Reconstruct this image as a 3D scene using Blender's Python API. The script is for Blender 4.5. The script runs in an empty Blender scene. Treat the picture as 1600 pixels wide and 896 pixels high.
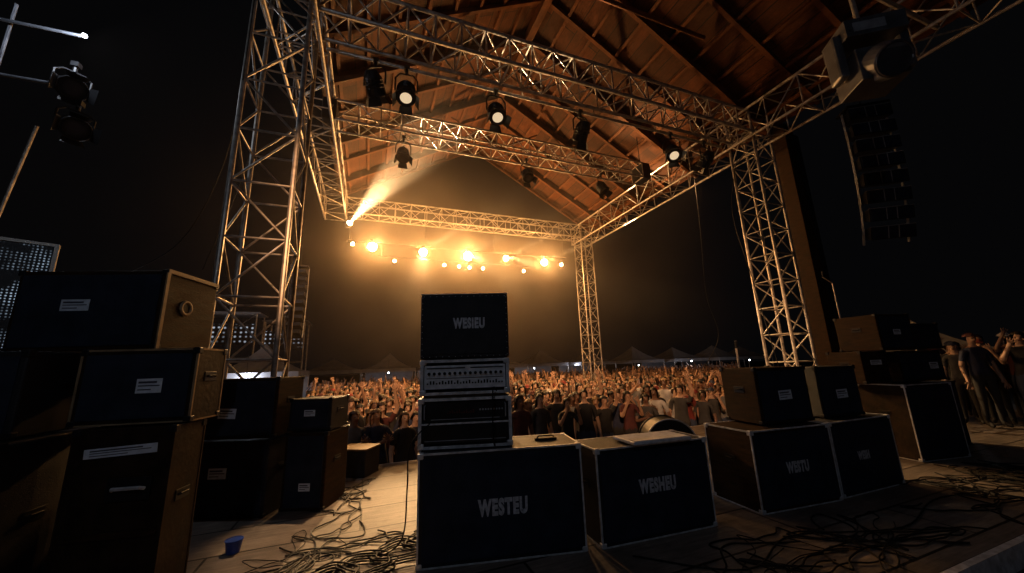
import bpy, math, random
from mathutils import Vector, Matrix, noise
random.seed(7)
S=bpy.context.scene; COL=S.collection
S.view_settings.view_transform='Standard'; S.view_settings.look='None'; S.view_settings.exposure=0
# ------------------------------------------------------------------ materials
def mat(name,col,rough=.6,metal=0.,var=.25,scale=6.,bump=0.,bscale=60.,emit=None,es=0.,spec=.5,stretch=(1,1,1),wear=None):
    m=bpy.data.materials.new(name); m.use_nodes=True; N=m.node_tree.nodes; L=m.node_tree.links
    b=N['Principled BSDF']; b.inputs['Roughness'].default_value=rough; b.inputs['Metallic'].default_value=metal
    b.inputs['Specular IOR Level'].default_value=spec
    tc=N.new('ShaderNodeTexCoord'); mp=N.new('ShaderNodeMapping'); mp.inputs['Scale'].default_value=stretch
    L.new(tc.outputs['Object'],mp.inputs[0])
    nz=N.new('ShaderNodeTexNoise'); nz.inputs['Scale'].default_value=scale; nz.inputs['Detail'].default_value=6
    L.new(mp.outputs[0],nz.inputs['Vector'])
    r=N.new('ShaderNodeValToRGB'); r.color_ramp.elements[0].position=.3; r.color_ramp.elements[1].position=.7
    r.color_ramp.elements[0].color=[c*(1-var) for c in col]+[1]; r.color_ramp.elements[1].color=[min(1,c*(1+var)) for c in col]+[1]
    L.new(nz.outputs['Fac'],r.inputs[0]); out=r.outputs[0]
    if wear:
        n4=N.new('ShaderNodeTexNoise'); n4.inputs['Scale'].default_value=9; n4.inputs['Detail'].default_value=12; n4.inputs['Roughness'].default_value=.75; L.new(tc.outputs['Object'],n4.inputs['Vector'])
        w=N.new('ShaderNodeMapRange'); w.inputs['From Min'].default_value=.58; w.inputs['From Max'].default_value=.70; L.new(n4.outputs['Fac'],w.inputs[0])
        mx=N.new('ShaderNodeMixRGB'); L.new(w.outputs[0],mx.inputs[0]); L.new(out,mx.inputs[1]); mx.inputs[2].default_value=list(wear)+[1]; out=mx.outputs[0]
    L.new(out,b.inputs['Base Color'])
    rr=N.new('ShaderNodeMapRange'); rr.inputs['To Min'].default_value=max(.05,rough-.15); rr.inputs['To Max'].default_value=min(1,rough+.15)
    L.new(nz.outputs['Fac'],rr.inputs[0]); L.new(rr.outputs[0],b.inputs['Roughness'])
    if bump:
        n2=N.new('ShaderNodeTexNoise'); n2.inputs['Scale'].default_value=bscale; n2.inputs['Detail'].default_value=3
        L.new(mp.outputs[0],n2.inputs['Vector'])
        bp=N.new('ShaderNodeBump'); bp.inputs['Strength'].default_value=bump; bp.inputs['Distance'].default_value=.01
        L.new(n2.outputs['Fac'],bp.inputs['Height']); L.new(bp.outputs[0],b.inputs['Normal'])
    if emit:
        b.inputs['Emission Color'].default_value=list(emit)+[1]; b.inputs['Emission Strength'].default_value=es
    return m
M={}
M['tolex']=mat('black_vinyl',(.018,.018,.022),.55,bump=.4,bscale=220,var=.4,wear=(.045,.04,.038),spec=.3)
M['grille']=mat('grille_cloth',(.02,.026,.045),.75,bump=.5,bscale=400,var=.35,wear=(.035,.042,.06),spec=.2)
M['alu']=mat('aluminium',(.6,.61,.65),.4,.2,bump=.05,var=.4,scale=14,wear=(.2,.19,.18))
M['steel']=mat('truss_aluminium',(.38,.34,.30),.42,.5,var=.4,scale=10)
M['brown']=mat('stained_plywood',(.028,.0135,.0065),.65,var=.6,scale=5,bump=.3,bscale=40,stretch=(1,1,6),wear=(.05,.028,.015),spec=.15)
M['case']=mat('road_case_laminate',(.022,.012,.0065),.6,var=.6,scale=7,bump=.3,bscale=30,wear=(.055,.032,.018),spec=.2)
M['black']=mat('black_metal',(.015,.015,.017),.4,.3)
M['rubber']=mat('black_rubber',(.007,.007,.008),.6,0,spec=.25)
M['label']=mat('paper_label',(.7,.75,.85),.6,var=.15,scale=20)
M['ink']=mat('label_ink',(.06,.06,.09),.6)
M['logo']=mat('logo_print',(.5,.51,.57),.6,var=.35,scale=30,wear=(.07,.07,.09))
M['white']=mat('white_paint',(.7,.7,.7),.5)
M['pale']=mat('pale_grey_plastic',(.32,.33,.36),.4,.2,var=.3)
M['darkgrey']=mat('dark_grey_plastic',(.075,.078,.09),.35,.1,var=.35,wear=(.14,.14,.16))
M['cream']=mat('light_birch',(.30,.20,.11),.55,var=.4)
M['panel']=mat('brushed_panel',(.65,.67,.74),.4,.1,var=.2,scale=20)
M['canvas']=mat('tent_canvas',(.3,.3,.32),.8,var=.2,scale=1.5,bump=.3,bscale=3)
M['red']=mat('dim_display',(.09,.014,.012),.4)
M['blue']=mat('blue_plastic',(.015,.05,.3),.4)
M['screen']=mat('phone_screen',(.1,.1,.12),.2,emit=(.75,.85,1),es=.8)
M['hot']=mat('lamp_lens_lit',(.8,.7,.5),.3,emit=(1,.64,.3),es=150)
M['warm']=mat('lamp_lens_glowing',(.5,.45,.35),.3,emit=(1,.74,.45),es=.75)
M['cool']=mat('cool_lamp_lens',(.8,.8,.8),.3,emit=(.8,.9,1),es=12)
M['lens']=mat('dark_lens',(.05,.05,.06),.08,.2)
def boards(name,c1,c2,sx,sy,gap,rough=.6,rot=0,mort=(.01,.008,.006)):
    m=bpy.data.materials.new(name); m.use_nodes=True; N=m.node_tree.nodes; L=m.node_tree.links; b=N['Principled BSDF']
    tc=N.new('ShaderNodeTexCoord'); mp=N.new('ShaderNodeMapping'); mp.inputs['Rotation'].default_value=(0,0,rot); L.new(tc.outputs['Object'],mp.inputs[0])
    br=N.new('ShaderNodeTexBrick'); br.inputs['Scale'].default_value=1; br.inputs['Brick Width'].default_value=sx; br.inputs['Row Height'].default_value=sy
    br.inputs['Mortar Size'].default_value=gap; br.inputs['Color1'].default_value=list(c1)+[1]; br.inputs['Color2'].default_value=list(c2)+[1]
    br.inputs['Mortar'].default_value=list(mort)+[1]; br.offset=.5
    L.new(mp.outputs[0],br.inputs['Vector'])
    nz=N.new('ShaderNodeTexNoise'); nz.inputs['Scale'].default_value=3; nz.inputs['Detail'].default_value=9; nz.inputs['Roughness'].default_value=.65
    m2=N.new('ShaderNodeMapping'); m2.inputs['Scale'].default_value=(1,9,1); L.new(mp.outputs[0],m2.inputs[0]); L.new(m2.outputs[0],nz.inputs['Vector'])
    rp=N.new('ShaderNodeMapRange'); rp.inputs['From Min'].default_value=.3; rp.inputs['From Max'].default_value=.7; rp.inputs['To Min'].default_value=.55; rp.inputs['To Max'].default_value=1.2
    L.new(nz.outputs['Fac'],rp.inputs[0])
    n3=N.new('ShaderNodeTexNoise'); n3.inputs['Scale'].default_value=1.3; n3.inputs['Detail'].default_value=8; n3.inputs['Roughness'].default_value=.7; L.new(tc.outputs['Object'],n3.inputs['Vector'])
    r3=N.new('ShaderNodeMapRange'); r3.inputs['From Min'].default_value=.35; r3.inputs['From Max'].default_value=.65; r3.inputs['To Min'].default_value=.5; r3.inputs['To Max'].default_value=1.1
    L.new(n3.outputs['Fac'],r3.inputs[0])
    mu=N.new('ShaderNodeMath'); mu.operation='MULTIPLY'; L.new(rp.outputs[0],mu.inputs[0]); L.new(r3.outputs[0],mu.inputs[1])
    mx=N.new('ShaderNodeVectorMath'); mx.operation='SCALE'; L.new(br.outputs['Color'],mx.inputs[0]); L.new(mu.outputs[0],mx.inputs['Scale'])
    L.new(mx.outputs[0],b.inputs['Base Color']); b.inputs['Roughness'].default_value=rough; b.inputs['Specular IOR Level'].default_value=.25
    bp=N.new('ShaderNodeBump'); bp.inputs['Strength'].default_value=.5; bp.inputs['Distance'].default_value=.01; L.new(mu.outputs[0],bp.inputs['Height']); L.new(bp.outputs[0],b.inputs['Normal'])
    return m
M['roof']=boards('roof_boards',(.115,.034,.0085),(.055,.017,.0045),3.0,.42,.012,.75,rot=math.pi/2)
M['beam']=mat('roof_timber',(.095,.034,.012),.7,var=.4,scale=3,bump=.3,bscale=20,spec=.2)
M['deck']=boards('stage_plywood',(.25,.21,.18),(.17,.145,.13),2.4,.6,.012,.55)
M['ground']=mat('dark_ground',(.05,.045,.04),.9,var=.4,scale=1.2,bump=.6,bscale=8)
# ------------------------------------------------------------------ mesh builder
class MB:
    def __init__(s): s.v=[];s.f=[];s.m=[];s.T=Matrix.Identity(4)
    def add(s,vs,fs,mi=0):
        o=len(s.v); s.v+=[tuple(s.T@Vector(p)) for p in vs]; s.f+=[tuple(i+o for i in f) for f in fs]; s.m+=[mi]*len(fs)
    def box(s,a,b,mi=0):
        x0,y0,z0=a;x1,y1,z1=b
        s.add([(x0,y0,z0),(x1,y0,z0),(x1,y1,z0),(x0,y1,z0),(x0,y0,z1),(x1,y0,z1),(x1,y1,z1),(x0,y1,z1)],
              [(0,3,2,1),(4,5,6,7),(0,1,5,4),(1,2,6,5),(2,3,7,6),(3,0,4,7)],mi)
    def cyl(s,p,q,r,r2=None,n=8,mi=0,cap=True):
        p=Vector(p);q=Vector(q);r2=r if r2 is None else r2
        d=(q-p).normalized(); u=d.orthogonal().normalized(); w=d.cross(u)
        vs=[];
        for c,rr in ((p,r),(q,r2)):
            for i in range(n):
                a=2*math.pi*i/n; vs.append(c+u*math.cos(a)*rr+w*math.sin(a)*rr)
        fs=[(i,(i+1)%n,n+(i+1)%n,n+i) for i in range(n)]
        if cap: fs+=[tuple(range(n-1,-1,-1)),tuple(range(n,2*n))]
        s.add(vs,fs,mi)
    def tube(s,pts,r,n=6,mi=0):
        pts=[Vector(p) for p in pts]; vs=[];u=None
        for i,p in enumerate(pts):
            d=(pts[min(i+1,len(pts)-1)]-pts[max(i-1,0)]);
            if d.length<1e-6: d=Vector((1,0,0))
            d.normalize()
            if u is None: u=d.orthogonal().normalized()
            u=(u-d*u.dot(d)); u=u.normalized() if u.length>1e-5 else d.orthogonal().normalized()
            w=d.cross(u)
            for k in range(n):
                a=2*math.pi*k/n; vs.append(p+u*math.cos(a)*r+w*math.sin(a)*r)
        fs=[(i*n+k,i*n+(k+1)%n,(i+1)*n+(k+1)%n,(i+1)*n+k) for i in range(len(pts)-1) for k in range(n)]
        fs+=[tuple(range(n-1,-1,-1)),tuple(range((len(pts)-1)*n,len(pts)*n))]
        s.add(vs,fs,mi)
    def ball(s,c,r,nu=12,nv=8,mi=0):
        rx,ry,rz=(r,r,r) if not hasattr(r,'__len__') else r
        vs=[(c[0],c[1],c[2]+rz)]
        for j in range(1,nv):
            t=math.pi*j/nv
            for i in range(nu):
                a=2*math.pi*i/nu; vs.append((c[0]+rx*math.sin(t)*math.cos(a),c[1]+ry*math.sin(t)*math.sin(a),c[2]+rz*math.cos(t)))
        vs.append((c[0],c[1],c[2]-rz)); fs=[(0,1+i,1+(i+1)%nu) for i in range(nu)]
        for j in range(nv-2):
            fs+=[(1+j*nu+i,1+(j+1)*nu+i,1+(j+1)*nu+(i+1)%nu,1+j*nu+(i+1)%nu) for i in range(nu)]
        e=len(vs)-1; fs+=[(e,1+(nv-2)*nu+(i+1)%nu,1+(nv-2)*nu+i) for i in range(nu)]
        s.add(vs,fs,mi)
    def ring(s,c,axis,R,r,n=24,m=6,mi=0):
        axis=Vector(axis).normalized(); u=axis.orthogonal().normalized(); w=axis.cross(u); c=Vector(c); vs=[]
        for i in range(n):
            a=2*math.pi*i/n; d=u*math.cos(a)+w*math.sin(a)
            for k in range(m):
                b=2*math.pi*k/m; vs.append(c+d*(R+r*math.cos(b))+axis*r*math.sin(b))
        s.add(vs,[(i*m+k,((i+1)%n)*m+k,((i+1)%n)*m+(k+1)%m,i*m+(k+1)%m) for i in range(n) for k in range(m)],mi)
def mk(name,mb,mats,parent=None,loc=(0,0,0),rot=(0,0,0),bevel=0,smooth=False,**p):
    me=bpy.data.meshes.new(name); me.from_pydata(mb.v,[],mb.f)
    for m in (mats if isinstance(mats,(list,tuple)) else [mats]): me.materials.append(M[m] if isinstance(m,str) else m)
    me.polygons.foreach_set('material_index',mb.m)
    if smooth: me.polygons.foreach_set('use_smooth',[True]*len(me.polygons))
    me.update(); o=bpy.data.objects.new(name,me); COL.objects.link(o); o.location=loc; o.rotation_euler=rot
    if parent: o.parent=parent
    if bevel:
        b=o.modifiers.new('b','BEVEL'); b.width=bevel; b.segments=2; b.limit_method='ANGLE'
    for k,v in p.items(): o[k]=v
    return o
def root(name,label,cat,loc=(0,0,0),rz=0,group=None):
    o=bpy.data.objects.new(name,None); COL.objects.link(o); o.location=loc; o.rotation_euler=(0,0,rz); o.empty_display_size=.2
    o['label']=label; o['category']=cat
    if group: o['group']=group
    return o
# ------------------------------------------------------------------ camera
Xr=Vector((.9329,-.0449,-.3579));Yr=Vector((-.3591,-.2091,-.9097))
Zr=Vector((-.034,.977,-.211)).normalized(); Yr=(Yr-Zr*Yr.dot(Zr)).normalized(); Xr=Yr.cross(Zr)
R=Matrix((Xr,Yr,Zr)).to_4x4()
cd=bpy.data.cameras.new('camera'); cam=bpy.data.objects.new('camera',cd); COL.objects.link(cam)
cd.sensor_width=36; cd.lens=36*570/1600; cd.clip_end=1000; cd.clip_start=.05
cam.matrix_world=Matrix.Translation((0,0,1.5))@R; S.camera=cam
# ------------------------------------------------------------------ world
W=bpy.data.worlds.new('World'); S.world=W; W.use_nodes=True
WN=W.node_tree.nodes; WL=W.node_tree.links
bg=WN['Background']; sky=WN.new('ShaderNodeTexSky'); sky.sky_type='NISHITA'; sky.sun_disc=False; sky.sun_elevation=math.radians(-6); sky.sun_rotation=math.radians(200)
hs=WN.new('ShaderNodeMixRGB'); hs.blend_type='ADD'; hs.inputs[0].default_value=1; hs.inputs[2].default_value=(.0038,.0038,.0044,1)
m0=WN.new('ShaderNodeMixRGB'); m0.blend_type='MULTIPLY'; m0.inputs[0].default_value=1; m0.inputs[2].default_value=(.2,.17,.15,1)
WL.new(sky.outputs[0],m0.inputs[1]); WL.new(m0.outputs[0],hs.inputs[1]); WL.new(hs.outputs[0],bg.inputs[0]); bg.inputs[1].default_value=.4
# ------------------------------------------------------------------ ground & stage
g=MB(); g.add([(-200,-200,0),(200,-200,0),(200,250,0),(-200,250,0)],[(0,1,2,3)]); mk('ground',g,'ground',loc=(0,0,-1.0),kind='structure')
st=root('stage','low plywood stage deck with a riser edge','stage',(0,0,0))
g=MB(); g.box((-9,1.65,-.18),(15,6.75,0)); mk('deck',g,'deck',st)
g=MB(); g.box((-9,-4,-.6),(15,6.7,-.184)); mk('lower_deck',g,'deck',st)
g=MB(); g.box((-9,1.60,-.17),(15,1.648,-.003)); mk('edge_strip',g,'alu',st)
g=MB(); g.box((-9,6.752,-.95),(15,6.79,-.003)); mk('edge_strip',g,'alu',st)
for i in range(13):
    g=MB(); g.cyl((-8.5+i*1.9,6.3,-1),(-8.5+i*1.9,6.3,-.6),.04); mk('deck_leg',g,'steel',st)
# ------------------------------------------------------------------ trusses
def lattice(mb,p0,p1,s,r=.014,horizontals=True,pitch=None):
    p0=Vector(p0);p1=Vector(p1);d=(p1-p0);Ln=d.length;d.normalize()
    up=Vector((0,0,1)) if abs(d.z)<.9 else Vector((0,1,0))
    sd=d.cross(up).normalized(); up=sd.cross(d).normalized()
    c=[sd*a*s/2+up*b*s/2 for a,b in ((-1,-1),(1,-1),(1,1),(-1,1))]
    n=max(1,round(Ln/(pitch or s))); st_=Ln/n
    for k in range(4):
        a=c[k];b=c[(k+1)%4]
        for i in range(n):
            q0=p0+d*st_*i;q1=p0+d*st_*(i+1)
            if i%2==0: mb.cyl(q0+a,q1+b,r,n=6,cap=False)
            else: mb.cyl(q0+b,q1+a,r,n=6,cap=False)
            if horizontals: mb.cyl(q1+a,q1+b,r,n=6,cap=False)
    return c
def truss(name,label,p0,p1,s,r=.03,rb=.014,group=None,pitch=None,cat='truss',base=False):
    p0=Vector(p0);p1=Vector(p1)
    t=root(name,label,cat,p0,group=group); mb=MB(); c=lattice(mb,(0,0,0),p1-p0,s,rb,pitch=pitch)
    mk('bracing',mb,'steel',t,smooth=True)
    for k in range(4):
        m=MB(); m.cyl(c[k],p1-p0+c[k],r,n=10); mk('chord',m,'steel',t,smooth=False)
    if base:
        m=MB(); m.box((-s*.75,-s*.75,-.02),(s*.75,s*.75,.03)); m.box((-s*.6,-s*.6,.03),(s*.6,s*.6,.05)); mk('base_plate',m,'black',t,bevel=.005)
    return t
s=.62; H=7.5+s/2; GX0,GX1,GY0,GY1=-1.45,9.8,6.1,14.8
gt='trusses of the roof grid'; gw='truss towers carrying the roof grid'
truss('truss_tower','pale aluminium lattice tower rising behind stacked cabinets',(GX0-.12,GY0+.15,0),(GX0-.12,GY0+.15,11),.78,.036,.017,group=gw,base=True,cat='tower',pitch=.85)
truss('truss_tower','pale aluminium lattice tower beside a wooden column',(GX1,GY0+.05,0),(GX1,GY0+.05,H+s/2),.7,.036,.017,group=gw,base=True,cat='tower')
truss('truss_tower','aluminium lattice tower standing in the crowd',(GX1-.1,GY1,-1),(GX1-.1,GY1,H),s,group=gw,base=True,cat='tower')
truss('truss','long box truss hung with stage lights near the stage',(GX0+.35,GY0,H),(GX1-.35,GY0,H),s,.04,.019,group=gt,pitch=.5)
truss('truss','aluminium box truss at the far side of the roof grid',(GX0+.35,GY1,H),(GX1-.35,GY1,H),s,group=gt)
truss('truss','aluminium side truss running over the crowd with orange light',(GX0,3.6,H-.08),(GX0,GY1+.3,H-.08),.76,.034,.016,group=gt)
truss('truss','aluminium side truss running over crowd and stage',(GX1-.15,-.5,H-.14),(GX1-.15,GY1+.3,H-.14),.82,.036,.017,group=gt)
truss('truss','middle cross truss hanging between dark chain hoists',(-1.0,8.9,H-.12),(8.2,8.9,H-.12),.52,.028,.014,group=gt)
for x in (-1.15,8.35):
    h=root('chain_hoist','black chain hoist block at the cross truss end','hoist',(x,8.9,H-.12),group='chain hoists')
    m=MB(); m.box((-.16,-.28,-.28),(.16,.28,.28)); mk('housing',m,'black',h,bevel=.03)
    m=MB(); m.cyl((0,0,.28),(0,0,1.6),.015); mk('chain',m,'black',h)
yy=GY0+.45
pp=root('light_pipe','steel light pipe clamped below the box truss','pipe',(0,0,0)); m=MB(); m.cyl((-1.0,yy,H-.38),(9.2,yy,H-.38),.035,n=10); mk('tube',m,'steel',pp,smooth=True)
for i in range(6):
    x=-.8+i*1.9; m=MB(); m.tube([(x,yy,H-.38),(x,yy,H-.2),(x,GY0+.31,H-.31)],.018); mk('bracket',m,'steel',pp)
lb=root('lamp_bar','black lamp bar hung under the far truss','bar'); 
m=MB(); m.cyl((-1.0,GY1-.05,6.42),(8.7,GY1-.05,6.42),.018); mk('pipe',m,'black',lb); m=MB(); m.cyl((.2,GY1-.05,5.9),(7,GY1-.05,5.9),.015); mk('pipe',m,'black',lb)
for x in (-.9,2,5,8.5): m=MB(); m.cyl((x,GY1-.05,6.4),(x,GY1-.05,7.5),.01); mk('hanger',m,'black',lb)
for x in (.3,3.6,6.9): m=MB(); m.cyl((x,GY1-.05,5.9),(x,GY1-.05,6.4),.01); mk('hanger',m,'black',lb)
# ------------------------------------------------------------------ roof
rf=root('stage_roof','brown timber gable roof with rafters over the truss grid','roof')
RX,RZ=4.1,11.5; y0,y1=.8,14.9; sl=(11.5-7.75)/6.6; an=math.atan(sl)
for sg,HW in ((-1,5.5),(1,6.4)):
    Lsl=HW/math.cos(an)
    m=MB(); m.box((0,y0,0),(Lsl,y1,.05)); mk('roof_boards',m,'roof',rf,loc=(RX,0,RZ),rot=(0,an if sg>0 else math.pi-an,0))
    for j in range(12):
        y=y0+.1+j*(y1-y0-.2)/11
        m=MB(); hh=.24 if j%2==0 else .12; z0=-hh-.005 if sg>0 else .052; m.box((.1,-.05,z0),(Lsl,.05,z0+hh)); mk('rafter',m,'beam',rf,loc=(RX,y,RZ),rot=(0,an if sg>0 else math.pi-an,0))
    for j in range(1,9):
        m=MB(); z0=-.09 if sg>0 else .052; m.box((j*Lsl/8.6-.04,y0,z0),(j*Lsl/8.6+.04,y1,z0+.07)); mk('purlin',m,'beam',rf,loc=(RX,0,RZ-.01),rot=(0,an if sg>0 else math.pi-an,0))
m=MB(); m.box((RX-.1,y0,RZ-.42),(RX+.1,y1,RZ-.1)); mk('ridge_beam',m,'beam',rf)
for j in range(4):
    y=2.2+j*3.1
    m=MB(); m.cyl((RX-3.4,y,RZ-3.4*sl-.2),(RX+3.4,y,RZ-3.4*sl-.2),.05); m.cyl((RX,y,RZ-.3),(RX,y,RZ-3.4*sl-.2),.04); m.cyl((RX-1.7,y,RZ-1.7*sl-.2),(RX,y,RZ-3.4*sl-.2),.03);m.cyl((RX+1.7,y,RZ-1.7*sl-.2),(RX,y,RZ-3.4*sl-.2),.03)
    mk('roof_tie',m,'beam',rf)
c=root('wooden_column','tall dark wooden column behind the lattice tower','column',(11.25,6.1,-1)); m=MB(); m.box((-.2,-.2,0),(.2,.2,9.2)); mk('post',m,'brown',c,bevel=.01)
m=MB(); m.box((-.3,-.3,0),(.3,.3,.15)); mk('base',m,'brown',c); m=MB(); m.box((.22,-.1,0),(.6,.2,9)); mk('drape_strip',m,'tolex',c)
# ------------------------------------------------------------------ light fixtures
def fixture(loc,aim,lens='lens',sc=1.,name='stage_light',label='black stage spotlight hanging from a truss',group='stage lights',drop=.35,lr=None):
    d=Vector(aim).normalized(); o=root(name,label,'stage light',loc,group=group)
    c=Vector((0,0,-drop*sc)); sd=d.cross(Vector((0,0,1))); sd=sd.normalized() if sd.length>.05 else Vector((1,0,0))
    m=MB(); m.cyl((0,0,.03),(0,0,-.1*sc),.025*sc); m.box((-.04*sc,-.04*sc,-.02),(.04*sc,.04*sc,.06)); mk('clamp',m,'black',o)
    m=MB(); a=.17*sc; b=c+sd*a;e=c-sd*a; t=Vector((0,0,-.1*sc)); m.tube([b,b+Vector((0,0,drop*sc*.55)),t+sd*a*.6,t-sd*a*.6,e+Vector((0,0,drop*sc*.55)),e],.014*sc); mk('yoke',m,'black',o)
    m=MB(); m.cyl(c-d*.2*sc,c-d*.1*sc,.08*sc,.135*sc,n=16,mi=0); m.cyl(c-d*.1*sc,c+d*.16*sc,.135*sc,.145*sc,n=16); m.ring(c+d*.16*sc,d,.14*sc,.015*sc)
    for k in range(3): m.ring(c-d*(.06-.05*k)*sc,d,.14*sc,.008*sc,n=16,m=4)
    if lens!='hot':
        u=Vector(sd); w=d.cross(u)
        for q in range(4):
            a_=q*math.pi/2; e1=u*math.cos(a_)+w*math.sin(a_); e2=u*math.cos(a_+math.pi/2)+w*math.sin(a_+math.pi/2)
            p0=c+d*.165*sc+(e1*.14-e2*.09)*sc; p1=c+d*.165*sc+(e1*.14+e2*.09)*sc; p2=p1+(d*.12+e1*.06+e2*.02)*sc; p3=p0+(d*.12+e1*.06-e2*.02)*sc; m.add([p0,p1,p2,p3],[(0,1,2,3)])
    mk('housing',m,'black',o)
    m=MB(); m.cyl(c+d*.165*sc,c+d*.168*sc,lr or (.12 if lens=='hot' else .09)*sc,n=20); mk('lens',m,lens,o)
    return Vector(loc)+c+d*.2*sc
def light(kind,loc,energy,col,aim=None,size=1.,blend=.3,rad=.08):
    l=bpy.data.lights.new('lamp_'+kind.lower(),kind); l.energy=energy; l.color=col
    if kind=='SPOT': l.spot_size=size; l.spot_blend=blend
    if kind!='AREA': l.shadow_soft_size=rad
    o=bpy.data.objects.new('lamp_light',l); COL.objects.link(o); o.location=loc
    if aim is not None: o.rotation_euler=Vector(aim).to_track_quat('-Z','Y').to_euler()
    return o
WARM=(1,.46,.135)
big=[(-.10,6.18),(1.87,6.1),(3.76,6.11),(5.52,6.07),(7.42,6.05)]
camp=Vector((2.5,2,1.2))
for i,(x,z) in enumerate(big):
    p=Vector((x,GY1-.1,z)); aim=(camp-p); aim.z*=.6
    q=fixture(p+Vector((0,0,.3)),aim,'hot',(1.3,1.2,1.4,.95,1.15)[i],label='lit amber stage spotlight on the lamp bar',group='lit lamps on the far bar',drop=.2)
    light('POINT',q+aim.normalized()*.08,(700,660,740,420,620)[i],WARM,rad=.12)
for x,z in [(-.79,6.25),(8.33,6.05)]:
    p=Vector((x,GY1-.1,z)); q=fixture(p+Vector((0,0,.2)),camp-p,'hot',.5,label='small lit amber lamp at the bar end',group='lit lamps on the far bar',drop=.3); light('POINT',q,60,WARM,rad=.05)
for x,z in [(.78,5.65),(2.77,5.62),(3.4,5.6),(3.85,5.58),(4.45,5.58),(6.37,5.58)]:
    p=Vector((x,GY1-.1,z)); q=fixture(p+Vector((0,0,.2)),camp-p,'hot',.42,label='small lit lamp on the lower bar',group='lit lamps on the far bar',drop=.3)
q=fixture((-.95,14.4,7.2),(2.06,-4.5,.7),'hot',.8,label='amber beam light at the grid corner',drop=.3); light('SPOT',q,36000,(1,.66,.34),(2.06,-4.4,.95),math.radians(20),.85,.03)
for x,ax,e_,sz in ((1.87,(3.5,-3.4,1.7),12000,12),(3.76,(3.5,-3.4,1.5),14000,11),(5.52,(3,-3.4,1.4),14000,11),(7.42,(3.5,-3.4,1.2),11000,12),(1.87,(-.6,-4,-2.3),6500,16),(3.76,(.6,-4,-2.2),6500,16),(5.52,(1.8,-4,-2.1),6500,16)):
    light('SPOT',(x,GY1-.5,6.15),e_,(1,.60,.26),ax,math.radians(sz),.8,.03)
zz=H-.40
for x,aim,ln,en,an_ in [(-.13,(.35,.7,-.8),'warm',1300,75),(.46,(-.03,-.34,-1),'warm',1500,27),(2.35,(.0,-.45,-1),'warm',50,70),(4.5,(0,.8,-.8),'warm',1400,85),(7.29,(-.3,-.5,-.8),'warm',45,70),(8.5,(-.1,.8,-.8),'warm',1100,80)]:
    out_=aim[1]>0
    q=fixture((x,yy,zz),aim,ln,1.25,drop=.42,label='stage spotlight aimed out at the crowd' if out_ else 'lit stage spotlight with round lens under pipe')
    light('SPOT',q,en,(1,.50,.2) if out_ else (1,.60,.29),aim,math.radians(an_),.6,.1)
for x,aim in ((.6,(0,-.5,-1)),(4.1,(0,-.6,-1)),(6.7,(.2,-.5,-1))):
    fixture((x,8.9,H-.4),aim,'lens',1.1,drop=.42,label='unlit black stage spotlight under the cross truss')
bm=root('lighting_boom','dark horizontal boom with a small white work lamp','boom',(-4.6,7.1,7.0)); 
m=MB(); m.cyl((-3,.0,-.02),(0,0,0),.025); m.cyl((-.9,.1,-7),(-.9,.1,.4),.025); m.cyl((-3.2,.3,-.78),(-.3,.3,-.76),.025); mk('pole',m,'darkgrey',bm); m=MB(); m.ball((.05,-.05,-.02),.035); mk('bulb',m,'cool',bm)
for x,z in ((-4.75,6.6),(-4.6,5.9)): fixture((x,7.35,z),(.5,-.6,-.4),'lens',1.2,label='dark unlit spotlight clamped to a side boom')
light('POINT',(-4.5,6.85,6.95),100,(.78,.87,1),rad=.06)
bm=root('work_light','work light pair on a pole at the stage rear','work light',(-1.5,-2.5,5.6)); m=MB(); m.cyl((0,-.1,-5.78),(0,-.1,.1),.03); m.box((-.15,-.08,-.1),(.6,-.02,.1)); mk('pole',m,'black',bm); m=MB(); m.box((-.12,-.018,-.07),(.12,-.012,.07)); mk('lamp_face',m,'cool',bm)  # added lamp pair, out of view behind the camera, for fill light
m=MB(); m.cyl((.45,-.018,0),(.45,-.01,0),.09,n=20); mk('lamp_face',m,'warm',bm)
light('POINT',(-1.5,-2.35,5.6),78,(.70,.82,1),rad=.12)  # added cool fill, keeps camera-facing surfaces from going black
light('SPOT',(-1.05,-2.4,5.6),3600,(1,.50,.22),(2.8,15,-3.5),math.radians(31),.35,.09)  # added warm fill from the same unseen lamps, lights the crowd's front
light('SPOT',(-1.05,-2.4,5.6),3600,(1,.50,.22),(10,12.5,-3.7),math.radians(31),.35,.09)  # second added crowd fill, aimed further right
sp=root('steel_pole','thin leaning steel pole catching cool light','pole',(-6.0,8.0,0)); m=MB(); m.cyl((0,0,0),(.75,-.3,5.6),.022); m.box((-.3,-.3,-.001),(.3,.3,.03)); mk('tube',m,'steel',sp)
mh=root('moving_head_light','large dark grey moving head light hanging from a pipe','moving head light',(6.95,2.4,6.35),math.radians(-35)); mh.scale=(1.2,1.2,1.2); m=MB(); m.box((-.32,-.24,-.18),(.32,.24,.06)); m.box((-.24,-.246,-.13),(.1,-.241,.0),1); m.box((-.2,-.26,-.2),(.2,-.24,-.185)); mk('base',m,['darkgrey','pale'],mh,bevel=.04)
for x in (-.40,.29):
    m=MB(); m.box((x,-.12,-.64),(x+.11,.12,-.02)); mk('yoke_arm',m,'darkgrey',mh,bevel=.035)
m=MB(); m.box((-.25,-.2,-.78),(.25,.26,-.34)); m.cyl((0,-.18,-.58),(0,-.34,-.68),.23,.2,n=24)
for k in range(5): m.box((-.2,.262,-.4-.06*k),(.2,.275,-.375-.06*k),1)
mk('head',m,['darkgrey','black'],mh,bevel=.05)
m=MB(); m.cyl((0,-.342,-.682),(0,-.35,-.686),.17,n=24); m.ring((0,-.345,-.683),(0,-.36,-.2),.18,.015); mk('lens',m,['lens'],mh)
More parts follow.
